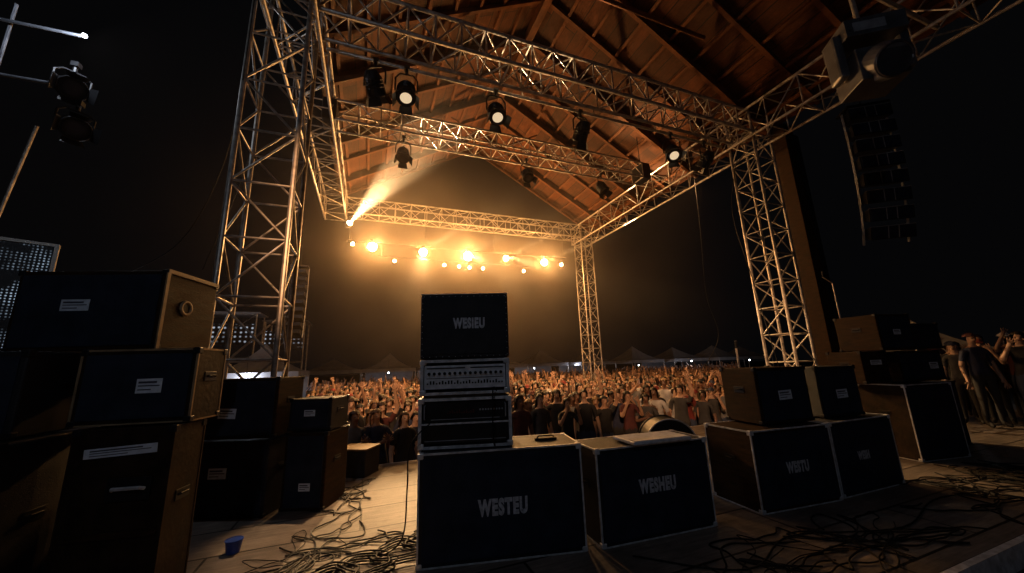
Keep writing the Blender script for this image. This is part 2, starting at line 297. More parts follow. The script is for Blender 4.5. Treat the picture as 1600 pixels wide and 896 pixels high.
m=MB(); m.cyl((0,0,.06),(0,0,1),.03); m.cyl((-1,-.6,1),(2.0,1.4,1),.035); mk('hanging_pipe',m,'steel',mh)
# ------------------------------------------------------------------ line arrays
def line_array(loc,rz,n,w,h,d,gap,label):
    o=root('line_array',label,'line array',loc,rz); a=0;y=0;z=0
    for i in range(n):
        m=MB(); m.T=Matrix.Translation((0,y,z))@Matrix.Rotation(a,4,'X')
        m.add([(-w/2,-d/2,-h),(w/2,-d/2,-h),(w/2*.8,d/2,-h*.75),(-w/2*.8,d/2,-h*.75),(-w/2,-d/2,0),(w/2,-d/2,0),(w/2*.8,d/2,-h*.25),(-w/2*.8,d/2,-h*.25)],[(0,3,2,1),(4,5,6,7),(0,1,5,4),(1,2,6,5),(2,3,7,6),(3,0,4,7)])
        m.box((-w/2+.03,-d/2-.012,-h+.03),(w/2-.03,-d/2-.003,-.03),1); m.box((-w/2-.02,-.04,-h-gap),(-w/2-.003,.04,0),2); m.box((w/2+.003,-.04,-h-gap),(w/2+.02,.04,0),2)
        m.box((-.12,-d/2-.02,-h+.02),(-.1,-d/2-.013,-.02),2); m.box((.1,-d/2-.02,-h+.02),(.12,-d/2-.013,-.02),2); m.box((-w/2,-d/2-.01,-.014),(w/2,-d/2,.002),2)
        mk('speaker_cabinet',m,['black','grille','pale'],o,bevel=.01)
        z-=(h+gap)*math.cos(a); y+=(h+gap)*math.sin(a)*.9; a+=math.radians(.8+i*.45)
    m=MB(); m.box((-w/2,-d/2,.03),(w/2,d/2,.09)); m.cyl((0,0,.09),(0,0,2.0),.015); mk('rigging_frame',m,'black',o)
line_array((12.2,4.6,7.9),math.radians(-35),8,.95,.34,.5,.12,'long dark line array of speakers hanging in a curve')
line_array((-2.6,15.5,5.4),math.radians(180),9,.6,.26,.4,.04,'small dark line array hanging past the truss')
# ------------------------------------------------------------------ cabinets
def text(parent,txt,x,z,size,y=-.012,mt='logo',name='logo_lettering'):
    cu=bpy.data.curves.new('t','FONT'); cu.body=txt; cu.size=size; cu.extrude=.001; cu.offset=size*.06; cu.align_x='CENTER'; cu.align_y='CENTER'; cu.space_character=1.18
    to=bpy.data.objects.new('t',cu); COL.objects.link(to); bpy.context.view_layer.update()
    me=bpy.data.meshes.new_from_object(to.evaluated_get(bpy.context.evaluated_depsgraph_get())); bpy.data.objects.remove(to)
    for v in me.vertices: v.co.x*=.62; v.co.y*=1.05
    me.materials.clear(); me.materials.append(M[mt]); o=bpy.data.objects.new(name,me); COL.objects.link(o); o.parent=parent; o.location=(x,y,z); o.rotation_euler=(math.pi/2,0,0); return o
def plate(parent,x,z,w,h,y=-.014,tilt=0):
    m=MB(); m.box((-w/2,0,-h/2),(w/2,.003,h/2),0)
    m.box((-w*.42,-.0015,h*.18),(w*.3,-.0005,h*.32),1); m.box((-w*.42,-.0015,-.03*h),(w*.42,-.0005,h*.05),1); m.box((-w*.42,-.0015,-h*.3),(w*.1,-.0005,-h*.22),1)
    mk('label_plate',m,['label','ink'],parent,loc=(x,y,z),rot=(0,tilt,0))
def cab(name,label,a,b,z,h,d,shell='tolex',logo=None,lp=None,trim='alu',corner=True,group=None,cat='speaker cabinet',grille=True,handle=None,ls=.1,lx=.5,lz=.5):
    a=Vector(a);b=Vector(b); w=(b-a).length; an=math.atan2(b.y-a.y,b.x-a.x)
    o=root(name,label,cat,(a.x,a.y,z),an,group); m=MB(); m.box((0,0,0),(w,d,h)); mk('cabinet_shell',m,shell,o,bevel=.012)
    if grille:
        m=MB(); m.box((.035,-.008,.035),(w-.035,.02,h-.035)); mk('grille',m,'grille',o,bevel=.004)
    if trim:
        m=MB(); t=.011; e=.0035
        for x in (0,w):
            for y in (0,d): m.box((x-t if x else -e,y-t if y else -e,.01),(x+e if x else t,y+e if y else t,h-.01))
        for zz_ in (0,h):
            for y in (0,d): m.box((.012,y-t if y else -e,zz_-t if zz_ else 0),(w-.012,y+e if y else t,zz_+e if zz_ else t))
            for x in (0,w): m.box((x-t if x else -e,.012,zz_-t if zz_ else 0),(x+e if x else t,d-.012,zz_+e if zz_ else t))
        mk('edge_trim',m,trim,o)
    if corner:
        for x in (0,w):
            for y in (0,d):
                for q in (0.0,h):
                    m=MB(); c=.04; m.box((-c if x else -.008,-c if y else -.008,-c if q else .001),(.008 if x else c,.008 if y else c,.008 if q else c)); mk('corner_protector',m,'alu' if trim=='alu' else 'black',o,loc=(x,y,q),bevel=.007)
    if handle is not False:
        for sx in (-1,1):
            m=MB(); X0=-.006 if sx<0 else w+.006; yc=d/2;zc=h*.6
            m.box((min(X0,X0-.005*sx),yc-.07,zc-.035),(max(X0,X0-.005*sx),yc+.07,zc+.035),0); m.tube([(X0,yc-.05,zc),(X0+.012*sx,yc-.04,zc+.005),(X0+.012*sx,yc+.04,zc+.005),(X0,yc+.05,zc)],.008,mi=1)
            mk('side_handle',m,['black','rubber'],o,bevel=.003)
    if logo: text(o,logo,w*lx,h*lz,ls)
    if lp: plate(o,w*lp[0],h*lp[1],lp[2],lp[3],tilt=lp[4] if len(lp)>4 else 0)
    return o,w
gc='black speaker cabinets on the stage'
oA,wA=cab('speaker_cabinet','wide black speaker cabinet carrying the amplifier rack stack',(.41,3.23),(1.73,2.93),0,.82,.5,logo='WESTEU',ls=.15,lz=.47,group=gc)
m=MB(); m.box((-.1,-.02,0),(.1,.02,.018)); m.tube([(-.08,0,.02),(-.06,0,.035),(.06,0,.035),(.08,0,.02)],.008); mk('top_handle',m,'rubber',oA,loc=(wA*.82,.25,.824))
oB,wB=cab('speaker_cabinet','wide black speaker cabinet with a flat console on top',(1.86,2.9),(3.04,2.82),0,.76,.45,logo='WESHEU',ls=.14,lz=.55,group=gc)
cab('speaker_cabinet','black lettered speaker cabinet under a smaller amplifier cabinet',(3.63,2.8),(4.70,2.70),0,.76,.6,logo='WESTU',ls=.13,shell='brown',group=gc)
cab('speaker_cabinet','black speaker cabinet at the end of the cabinet row',(4.76,2.72),(5.89,2.70),0,.76,.5,logo='WESH',ls=.11,lx=.42,group=gc)
cab('speaker_cabinet','smaller black amplifier cabinet with white label and brown side',(4.0,2.92),(4.72,2.83),.775,.6,.48,shell='brown',lp=(.5,.5,.18,.1,-.03),trim=None,group=gc)
cab('speaker_cabinet','small black cabinet with white label on the row end',(4.99,2.88),(5.62,2.80),.775,.58,.42,lp=(.52,.45,.17,.1,-.03),trim=None,group=gc)
cab('road_case','big brown road case with bright metal edges',(7.2,3.05),(8.1,2.9),0,1.03,.62,shell='case',group='road cases',cat='road case')
cab('road_case','black labelled case lying behind the brown road case',(8.2,3.3),(9.1,3.2),0,1.0,.6,lp=(.5,.6,.2,.11),trim=None,group='road cases',cat='road case')
cab('speaker_cabinet','brown speaker box with small label on the brown road case',(6.95,3.35),(7.45,3.27),1.045,.48,.5,shell='brown',grille=False,lp=(.5,.65,.22,.07),trim=None,group=gc)
cab('speaker_cabinet','black speaker box with small white label in a stack',(7.6,3.2),(8.6,3.1),1.045,.46,.5,lp=(.75,.5,.2,.1),trim=None,shell='brown',group=gc)
cab('speaker_cabinet','top brown speaker cabinet with black grille and label',(7.25,3.2),(7.95,3.1),1.53,.55,.6,lp=(.5,.5,.15,.08),trim=None,shell='brown',group=gc)
cab('speaker_cabinet','dark speaker cabinet beside the top brown cabinet',(8.05,3.25),(8.9,3.15),1.53,.42,.5,trim=None,group=gc)
cab('speaker_cabinet','black lower cabinet with white label in a double stack',(-1.98,5.42),(-.98,5.0),0,.78,.5,lp=(.5,.58,.2,.11),trim=None,group=gc)
cab('speaker_cabinet','upper black cabinet with label and brown side',(-1.98,5.45),(-.95,5.03),.795,.66,.5,lp=(.5,.42,.2,.11,.05),shell='brown',trim=None,group=gc)
cab('speaker_cabinet','narrow black cabinet with label in the small stack',(-.85,5.13),(-.40,4.93),0,.82,.5,lp=(.55,.3,.13,.08),shell='brown',trim=None,group=gc)
cab('speaker_cabinet','small black labelled cabinet on the narrow stack',(-.84,5.16),(-.38,4.96),.835,.36,.42,lp=(.5,.55,.13,.07),trim=None,group=gc)
o6,w6=cab('equipment_box','small black equipment box with pale lid',(-.40,6.3),(.02,6.05),0,.36,.4,trim=None,grille=False,handle=False,cat='box',corner=False)
m=MB(); m.box((-.01,-.01,.362),(w6+.01,.41,.385)); mk('lid',m,'cream',o6,bevel=.004)
o,w=cab('road_case','worn brown road case with recessed handle and long label',(-1.8,3.45),(-1.22,3.33),0,1.17,.32,shell='case',grille=False,trim='case',group='road cases',cat='road case')
plate(o,w*.5,1.03,.42,.06,-.012,-.05)
m=MB(); m.box((w*.42,-.012,.72),(w*.85,-.004,.86),0); m.tube([(w*.48,-.012,.79),(w*.5,-.035,.80),(w*.77,-.035,.80),(w*.79,-.012,.79)],.012,mi=1); m.box((.02,-.01,.5),(w-.02,-.003,.54),2); mk('front_handle',m,['black','alu','brown'],o)
cab('road_case','black road case with label and brown edges in the stack',(-1.9,3.56),(-1.18,3.41),1.185,.52,.34,shell='case',trim='cream',lp=(.62,.5,.16,.1,.0),group='road cases',cat='road case')
o,w=cab('speaker_cabinet','large black speaker with brown ported side and label',(-2.6,4.0),(-1.57,3.72),1.72,.64,.6,shell='brown',lp=(.42,.56,.2,.09),trim=None,group=gc,handle=False)
m=MB(); m.ring((w+.004,.24,.36),(1,0,0),.055,.014); mk('port_ring',m,'cream',o,smooth=True); m=MB(); m.cyl((w+.001,.24,.36),(w+.006,.24,.36),.05,n=20); mk('port_hole',m,'rubber',o)
m=MB(); m.box((w,.0,.62),(w+.012,.6,.652)); m.box((w,-.01,-.0),(w+.012,.02,.62)); mk('side_trim',m,'cream',o)
o,w=cab('road_case','black road case with a metal butterfly latch',(-2.75,3.25),(-1.95,3.15),0,1.15,.6,trim=None,group='road cases',cat='road case')
m=MB(); m.box((w*.72,-.03,.93),(w*.95,-.01,1.01)); m.cyl((w*.83,-.05,.97),(w*.83,-.03,.97),.03); mk('latch',m,'alu',o,bevel=.006)
cab('road_case','plain black road case on the stack',(-2.8,3.4),(-2.0,3.28),1.165,.53,.6,trim=None,group='road cases',cat='road case')
# ------------------------------------------------------------------ rack stack on A
AN=math.atan2(-.21,.73)
def rack(name,label,z,h,w,kind,d=.45,off=0):
    o=root(name,label,'rack case' if kind!='head' else 'amplifier',(.44+off,3.34,z),AN)
    if kind=='head':
        m=MB(); m.box((0,0,0),(w,d,h)); mk('cabinet_shell',m,'tolex',o,bevel=.02); m=MB(); m.box((.04,-.008,.04),(w-.04,.02,h-.04))
        for i in range(14):
            t=.03+i*(w-.06)/13
            for q in (.018,h-.018): m.cyl((t,-.004,q),(t,.004,q),.0035,n=6,mi=1)
        for i in range(11):
            t=.03+i*(h-.06)/10
            for q in (.018,w-.018): m.cyl((q,-.004,t),(q,.004,t),.0035,n=6,mi=1)
        mk('grille',m,['tolex','alu'],o); m=MB(); m.box((0,-.004,h+.001),(w,d,h+.006)); mk('top_edge',m,'alu',o); text(o,'WESIEU',w*.55,h*.53,.115)
        return o
    m=MB(); t=.025; m.box((0,0,0),(w,d,t)); m.box((0,0,h-t),(w,d,h)); m.box((0,0,t),(t,d,h-t)); m.box((w-t,0,t),(w,d,h-t)); m.box((t,d-.02,t),(w-t,d,h-t)); mk('case_shell',m,'tolex',o)
    m=MB(); e=.004; q=.024
    m.box((-e,-e,-0),(w+e,.0-.0005,q)); m.box((-e,-e,h-q),(w+e,-.0005,h)); m.box((-e,-e,q),(q,-.0005,h-q)); m.box((w-q,-e,q),(w+e,-.0005,h-q))
    m.box((-e,0,0),(-.0005,d,q)); m.box((-e,0,h-q),(-.0005,d,h)); m.box((w+.0005,0,0),(w+e,d,q)); m.box((w+.0005,0,h-q),(w+e,d,h)); mk('edge_trim',m,'alu',o)
    for x in (0,w):
        for zq in (0,h):
            m=MB(); c=.045; m.box((x-c if x else -.009,-.009,zq-c if zq else 0),(x+.009 if x else c,c,zq+.001 if zq else c)); mk('corner_protector',m,'alu',o,bevel=.008)
    if kind=='amp':
        random.seed(3); m=MB(); m.box((.03,.012,.05),(w-.03,.2,h-.05),0)
        for i in range(15):
            x=.07+i*(w-.14)/14; m.cyl((x,.012,h*.6),(x,-.012,h*.6),.014,.011,n=12,mi=1)
        for i in range(26):
            x=.06+i*(w-.12)/25; hh=random.choice([.012,.02,.03]); m.box((x-.008,.006,h*.3),(x+.006,.011,h*.3+hh),1)
        m.box((.05,.006,h*.74),(w*.5,.011,h*.77),1); m.box((w*.56,.006,h*.74),(w-.05,.011,h*.77),1); m.box((.05,.006,h*.46),(w-.05,.011,h*.475),1)
        mk('control_panel',m,['panel','rubber'],o)
    else:
        m=MB(); m.box((.03,.02,h*.52),(w-.03,.3,h-.035),0)
        for i in range(9): m.cyl((w*.66+i*.024,.02,h*.74),(w*.66+i*.024,.006,h*.74),.008,n=10,mi=1)
        for x in (.05,w-.05): m.tube([(x,.02,h*.58),(x,-.02,h*.6),(x,-.02,h*.84),(x,.02,h*.86)],.006,mi=1)
        m.box((.1,.016,h*.56),(w-.1,.0195,h*.575),1)
        for k in range(12): m.box((w*.3+k*.02,.014,h*.68),(w*.3+k*.02+.012,.0195,h*.70+.01*(k%3)),2)
        mk('rack_unit',m,['black','pale','red'],o)
        m=MB(); m.box((.03,.01,.04),(w-.03,.3,h*.46),0); m.box((.05,.006,.06),(w-.05,.0095,.066),1); mk('rack_drawer',m,['black','pale'],o)
        m=MB(); m.box((-.001,-.004,h*.47),(w,-.0005,h*.505)); mk('divider_rail',m,'alu',o)
    return o
rack('rack_case','black rack case with two units and aluminium edges',.832,.41,.79,'rack',off=-.02)
o=root('wooden_board','pale thin board lying between two rack cases','board',(.46,3.36,1.244),AN); m=MB(); m.box((0,0,0),(.7,.42,.022)); mk('panel',m,'cream',o)
rack('rack_case','rack case holding an amplifier with silver knob panel',1.268,.30,.77,'amp',off=-.01)
rack('square_amplifier','square black amplifier with white lettering on top of racks',1.575,.58,.79,'head',off=-.02)
k=root('mixing_console','flat pale keyboard console lying on a black cabinet','console',(2.2,2.86,.775),math.radians(-4)); m=MB(); m.box((0,-.06,0),(.62,.28,.03)); mk('console_body',m,'panel',k,bevel=.008)
m=MB()
for i in range(28): m.box((.02+i*.0205,-.05,.0301),(.039+i*.0205,.05,.036))
mk('keyboard',m,'white',k)
dr=root('bass_drum','small dark bass drum with thin metal hoop behind cabinets','drum',(3.45,3.75,0),math.radians(-25)); m=MB(); m.cyl((0,-.13,.5),(0,.2,.5),.3,n=40); mk('shell',m,'black',dr)
m=MB(); m.ring((0,-.13,.5),(0,1,0),.304,.009,n=48); mk('hoop',m,'alu',dr,smooth=True); m=MB(); m.ring((0,.2,.5),(0,1,0),.304,.012,n=48); mk('hoop',m,'black',dr,smooth=True)
for a_,b_ in (((-.22,0,.3),(-.34,-.1,.002)),((.22,0,.3),(.34,-.1,.002)),((0,.15,.2),(0,.3,.002))): m=MB(); m.cyl(a_,b_,.012); mk('leg',m,'alu',dr)
def stand(x,y,z,h,boom,label):
    o=root('microphone_stand',label,'microphone stand',(x,y,z),group='microphone stands'); m=MB(); m.cyl((0,0,0),(0,0,h),.012); 
    for a in (0,2.1,4.2): m.cyl((0,0,.08),(.22*math.cos(a),.22*math.sin(a),.006),.009)
    mk('pole',m,'steel',o)
    if boom: m=MB(); m.cyl((0,0,h),boom,.01); mk('boom_arm',m,'steel',o); b=Vector(boom)
    else: b=Vector((0,0,h))
    m=MB(); m.cyl(b,b+Vector((0,-.01,.08)),.01,.014); m.ball(b+Vector((0,-.01,.09)),.018); mk('microphone',m,'rubber',o)
stand(7.75,3.9,0,2.75,(-.25,0,2.85),'tall steel microphone stand with short boom')
stand(9.2,3.6,0,2.0,None,'thin upright microphone stand by the cases')
stand(4.6,3.55,0,1.62,None,'thin microphone stand behind the cabinets')
o=root('plastic_tub','small blue plastic tub on the stage floor','tub',(-1.02,4.22,0)); m=MB(); m.cyl((0,0,.001),(0,0,.1),.05,.065,n=20); m.ring((0,0,.1),(0,0,1),.065,.005); mk('tub_body',m,'blue',o)
o=root('video_panel','perforated video panel glittering with cool light','video panel',(-4.95,6.3,1.7),math.radians(25))
def dotted(name,scale,strength,colr):
    lm=bpy.data.materials.new(name); lm.use_nodes=True; N=lm.node_tree.nodes; L=lm.node_tree.links; b=N['Principled BSDF']; b.inputs['Base Color'].default_value=(.02,.02,.025,1)
    tc=N.new('ShaderNodeTexCoord'); vo=N.new('ShaderNodeTexVoronoi'); vo.inputs['Scale'].default_value=scale; vo.inputs['Randomness'].default_value=.15; L.new(tc.outputs['Object'],vo.inputs['Vector'])
    rp=N.new('ShaderNodeValToRGB'); rp.color_ramp.elements[0].position=.15; rp.color_ramp.elements[0].color=(1,1,1,1); rp.color_ramp.elements[1].position=.3; rp.color_ramp.elements[1].color=(0,0,0,1); L.new(vo.outputs['Distance'],rp.inputs[0])
    nz=N.new('ShaderNodeTexNoise'); nz.inputs['Scale'].default_value=scale/9; L.new(tc.outputs['Object'],nz.inputs['Vector']); r2=N.new('ShaderNodeMapRange'); r2.inputs['From Min'].default_value=.42; r2.inputs['From Max'].default_value=.7; r2.inputs['To Max'].default_value=strength; L.new(nz.outputs['Fac'],r2.inputs[0])
    mu=N.new('ShaderNodeMath'); mu.operation='MULTIPLY'; L.new(rp.outputs[0],mu.inputs[0]); L.new(r2.outputs[0],mu.inputs[1]); L.new(mu.outputs[0],b.inputs['Emission Strength']); b.inputs['Emission Color'].default_value=list(colr)+[1]; return lm
M['led']=dotted('led_mesh',26,.7,(.6,.78,1)); M['booth']=dotted('lit_booth_front',3.2,1.0,(.75,.85,1))
m=MB(); m.box((0,0,0),(.95,.05,1.6)); mk('led_face',m,'led',o)
m=MB()
for a,b_ in (((-.04,-.02,-.04),(0,.07,1.64)),((.95,-.02,-.04),(.99,.07,1.64)),((0,-.02,-.04),(.95,.07,0)),((0,-.02,1.6),(.95,.07,1.64))): m.box(a,b_)
m.cyl((.05,.1,-1.7),(.05,.1,0),.03); m.cyl((.9,.1,-1.7),(.9,.1,0),.03); mk('frame',m,'steel',o)
# lit booths beyond the left tower
for x,y,z,w in ((-9.2,31,3.6,3.6),(-6.0,33,3.3,2.6)):
    o=root('scaffold_booth','tall scaffold booth with small cool lights','booth',(x,y,-1),0,'scaffold booths'); m=MB()
    for ax in (-w/2,w/2):
        for ay in (-1,1): m.cyl((ax,ay,0),(ax,ay,z+3),.06)
    for zz_ in (z,z+3): m.cyl((-w/2,-1,zz_),(w/2,-1,zz_),.05); m.cyl((-w/2,-1,z),(w/2,-1,z+3),.03)
    mk('frame',m,'steel',o); m=MB(); m.box((-w/2,-.95,z+.9),(w/2,-.9,z+2.3)); mk('lit_front',m,'booth',o)
    m=MB(); m.box((-w/2-.2,-1.2,z+3.02),(w/2+.2,1.2,z+3.12)); mk('roof_sheet',m,'canvas',o)
# ------------------------------------------------------------------ cables
def cable(pts,r=.008,label='black cable snaking over the stage floor',group='cables on the stage floor'):
    P=[Vector(p) for p in pts]; out=[]
    for i in range(len(P)-1):
        a=P[max(i-1,0)];b=P[i];c=P[i+1];d=P[min(i+2,len(P)-1)]
        for k in range(8):
            t=k/8; out.append(.5*((2*b)+(c-a)*t+(2*a-5*b+4*c-d)*t*t+(3*b-a-3*c+d)*t**3))
    out.append(P[-1]); m=MB(); m.tube(out,r,6)
    return mk('cable',m,'rubber',smooth=True,label=label,category='cable',group=group)
random.seed(21)
def wander(x,y,n,st_,rx,ry,z=.008,turn=1.1):
    a=random.uniform(0,6.28); cx,cy=x,y; P=[]; bias=random.uniform(-.35,.35)
    for i in range(n):
        P.append((x,y,z+random.uniform(0,.01))); a+=random.uniform(-turn,turn)*.6+bias
        if abs(x-cx)>rx or abs(y-cy)>ry: a=math.atan2(cy-y,cx-x)+random.uniform(-.6,.6)
        x+=st_*math.cos(a); y+=st_*math.sin(a)
    return P
for i in range(8): cable(wander(-.1+random.uniform(-.3,.2),3.7+random.uniform(-.5,.4),30,.1,.45,.5),random.choice([.004,.006,.007]))
for i in range(5): cable(wander(-.2+random.uniform(-.1,.1),5.0+random.uniform(-.5,.5),20,.13,.16,.8),.007)
for k_ in range(4):
    cx,cy=(-.2+.25*k_,3.25+.12*k_); ph_=random.uniform(0,3); cable([(cx+(.2+.04*math.sin(i*1.7+ph_))*math.cos(i*.7),cy+(.16+.04*math.cos(i*2.1+ph_))*math.sin(i*.7),.008+.002*i) for i in range(40)],.007,'coiled black cable lying on the floor')
for i in range(15): cable(wander(4.6+random.uniform(-1.6,2.6),2.22+random.uniform(-.25,.2),34,.14,1.5,.24,turn=.9),random.choice([.004,.006,.007]))
for i in range(8): cable(wander(6.9+random.uniform(-.5,1.6),2.4+random.uniform(-.4,.2),30,.15,1.,.4),random.choice([.005,.007]))
cable([(2.0,2.7,.01),(2.6,2.2,.012),(3.4,2.4,.012),(4.4,2.1,.012),(5.6,2.3,.012),(7.0,1.95,.012)],.007)
cable([(1.0,3.05,.86),(.98,3.03,.95),(1.0,3.07,1.3),(1.05,3.12,1.29)],.006,'thin black patch cable hanging off the rack','patch cables')
cable([(.50,3.24,1.05),(.34,3.2,.9),(.32,3.15,.6),(.3,3.3,.2),(.1,3.5,.015)],.006,'black cable dropping from rack to floor','patch cables')
hc='thin hanging cables'
cable([(-1.5,4.2,8.2),(-1.75,5.2,6.6),(-2.3,6.6,5.0),(-3.1,7.6,3.8),(-4.2,8.4,3.3)],.008,'thin cable sagging away from the truss',hc)
cable([(-1.9,6.6,8.5),(-2.0,6.8,5.5),(-2.6,7.2,3.2)],.007,'thin cable hanging by the tower',hc)
cable([(8.4,6.9,7.4),(8.9,7.4,5.2),(9.7,8.2,3.4),(10.2,8.4,2.2),(9.6,8.6,1.2),(8.9,8.7,.6)],.008,'thin cable looping down from the side truss',hc)
cable([(9.3,6.0,7.4),(9.0,6.4,5.5),(9.15,6.3,3.5),(9.4,6.2,1.2)],.01,'thin cable hanging beside the tower',hc)
# ------------------------------------------------------------------ tents
def tent(x,y,w,h,e,label,wall=False,rz=0):
    o=root('marquee_tent',label,'tent',(x,y,-1),rz,group='white tents behind the crowd'); m=MB(); n=6
    for sx,sy,tx,ty in ((-1,-1,1,-1),(1,-1,1,1),(1,1,-1,1),(-1,1,-1,-1)):
        vs=[];fs=[]
        for j in range(n+1):
            t=j/n; f=(1-t); zc=e+(h-e)*(t**1.7)
            for i in range(5): u=i/4; vs.append(((sx+(tx-sx)*u)*w/2*f,(sy+(ty-sy)*u)*w/2*f,zc))
        for j in range(n):
            for i in range(4): fs.append((j*5+i,j*5+i+1,(j+1)*5+i+1,(j+1)*5+i))
        m.add(vs,fs); m.add([(sx*w/2,sy*w/2,e),(tx*w/2,ty*w/2,e),(tx*w/2,ty*w/2,e-.35),(sx*w/2,sy*w/2,e-.35)],[(0,1,2,3)])
    mk('canopy',m,'canvas',o,smooth=False)
    for sx in (-1,1):
        for sy in (-1,1): m=MB(); m.cyl((sx*(w/2-.05),sy*(w/2-.05),0),(sx*(w/2-.05),sy*(w/2-.05),e-.02),.05); mk('leg',m,'steel',o)
    if wall: m=MB(); m.box((-w/2+.1,w/2-.12,0),(w/2-.1,w/2-.09,e-.3)); mk('back_wall',m,'canvas',o)
random.seed(5)
for i in range(11):
    x=-9+i*5.6; y=44-i*.9+random.uniform(-1,1); tent(x,y,random.uniform(4.8,5.6),random.uniform(3.8,4.3),2.6,'white peaked marquee tent behind the concert crowd',i%3!=1,random.uniform(-.08,.08))
for x,y in ((-9.8,27),(-6.2,28)): tent(x,y,4.6,4.4,2.6,'white peaked marquee tent beyond the tower',True)
for x,y in ((24,9.5),(29,12),(30,6.5),(34,15)): tent(x,y,5.5,4.1,2.5,'pale marquee tent at the side of the field',False,.3)
for i,(x,y,z,e_) in enumerate([(-6.4,25.2,2.4,120),(-9.4,24.2,2.4,120),(13,40,2.0,40),(22,37,2.3,40),(2,41,2.2,40),(30,36,2,40),(25,10,1.9,35),(33,31,2.3,40),(-8,42,2.4,40),(38,28,2.2,40),(17.5,38.5,2.1,25),(7.5,40,2.1,25)]):
    o=root('festoon_bulb','small white bulb glowing by the tents','lamp',(x,y,z-1),group='bulbs by the tents'); m=MB(); m.ball((0,0,0),.07); mk('bulb',m,'cool',o); m=MB(); m.cyl((0,0,.06),(0,0,1.2),.01); mk('socket',m,'black',o)
    light('POINT',(x,y,z-1.15),e_,(.85,.88,1),rad=.1)
# ------------------------------------------------------------------ people
def skinmat(name,c):
    m=mat(name,c,.55,var=.15,scale=12); N=m.node_tree.nodes; L=m.node_tree.links; b=N['Principled BSDF']; ramp=[n for n in N if n.type=='VALTORGB'][0]; tc=[n for n in N if n.type=='TEX_COORD'][0]
    prev=ramp.outputs[0]
    for pos,rad,colr,sc in (((.032,-.095,1.655),.013,(.02,.015,.012),(1,.35,1.5)),((-.032,-.095,1.655),.013,(.02,.015,.012),(1,.35,1.5)),((0,-.1,1.597),.02,(.25,.05,.04),(1,.3,2.6)),((.032,-.095,1.678),.017,(.03,.02,.015),(1,.3,4)),((-.032,-.095,1.678),.017,(.03,.02,.015),(1,.3,4))):
        mp=N.new('ShaderNodeMapping'); mp.vector_type='POINT'; mp.inputs['Scale'].default_value=sc; mp.inputs['Location'].default_value=[-p*s_ for p,s_ in zip(pos,sc)]
        L.new(tc.outputs['Object'],mp.inputs[0]); ln=N.new('ShaderNodeVectorMath'); ln.operation='LENGTH'; L.new(mp.outputs[0],ln.inputs[0])
        lt=N.new('ShaderNodeMath'); lt.operation='LESS_THAN'; lt.inputs[1].default_value=rad; L.new(ln.outputs['Value'],lt.inputs[0])
        mx=N.new('ShaderNodeMixRGB'); L.new(lt.outputs[0],mx.inputs[0]); L.new(prev,mx.inputs[1]); mx.inputs[2].default_value=list(colr)+[1]; prev=mx.outputs[0]
    L.new(prev,b.inputs['Base Color']); return m
SK=[skinmat('skin_light',(.46,.29,.2)),skinmat('skin_tan',(.34,.2,.13)),skinmat('skin_dark',(.16,.085,.055))]
HAIR=[mat('hair_black',(.012,.01,.009),.5),mat('hair_brown',(.04,.022,.012),.5),mat('hair_blond',(.18,.11,.05),.5)]
TOPS=[('black',(.013,.013,.015)),('dark grey',(.04,.04,.043)),('white',(.42,.42,.42)),('red',(.16,.022,.018)),('navy',(.015,.02,.05)),('olive',(.06,.06,.03)),('grey',(.12,.12,.125)),('maroon',(.07,.018,.018))]
TM=[mat('shirt_'+n.replace(' ','_'),c,.85,bump=.6,bscale=14,var=.4) for n,c in TOPS]
PM=[mat('denim',(.03,.045,.09),.85),mat('dark_trousers',(.02,.02,.022),.85)]
def hand(V,E,R_,w,e,idx,spread):
    w=Vector(w); d=(w-Vector(e)).normalized(); sd=d.cross(Vector((0,1,0))); sd=sd.normalized() if sd.length>.1 else Vector((1,0,0)); nrm=sd.cross(d).normalized()
    pc=w+d*.05; V.append(pc); R_.append((.032,.02)); pi=len(V)-1; E.append((idx,pi))
    for k,(o,l) in enumerate(((-.03,.075),(-.01,.085),(.01,.08),(.028,.065))):
        k1=pc+d*.045+sd*o; k2=k1+d*l*.5+sd*o*spread+nrm*.01; k3=k2+d*l*.45+sd*o*spread*.6+nrm*.02
        base=len(V); V+= [k1,k2,k3]; R_+=[(.012,.012),(.009,.009),(.0075,.0075)]; E+=[(pi,base),(base,base+1),(base+1,base+2)]
    base=len(V); V+=[w+d*.035-sd*.045,w+d*.065-sd*.065]; R_+=[(.012,.012),(.009,.009)]; E+=[(pi,base),(base,base+1)]
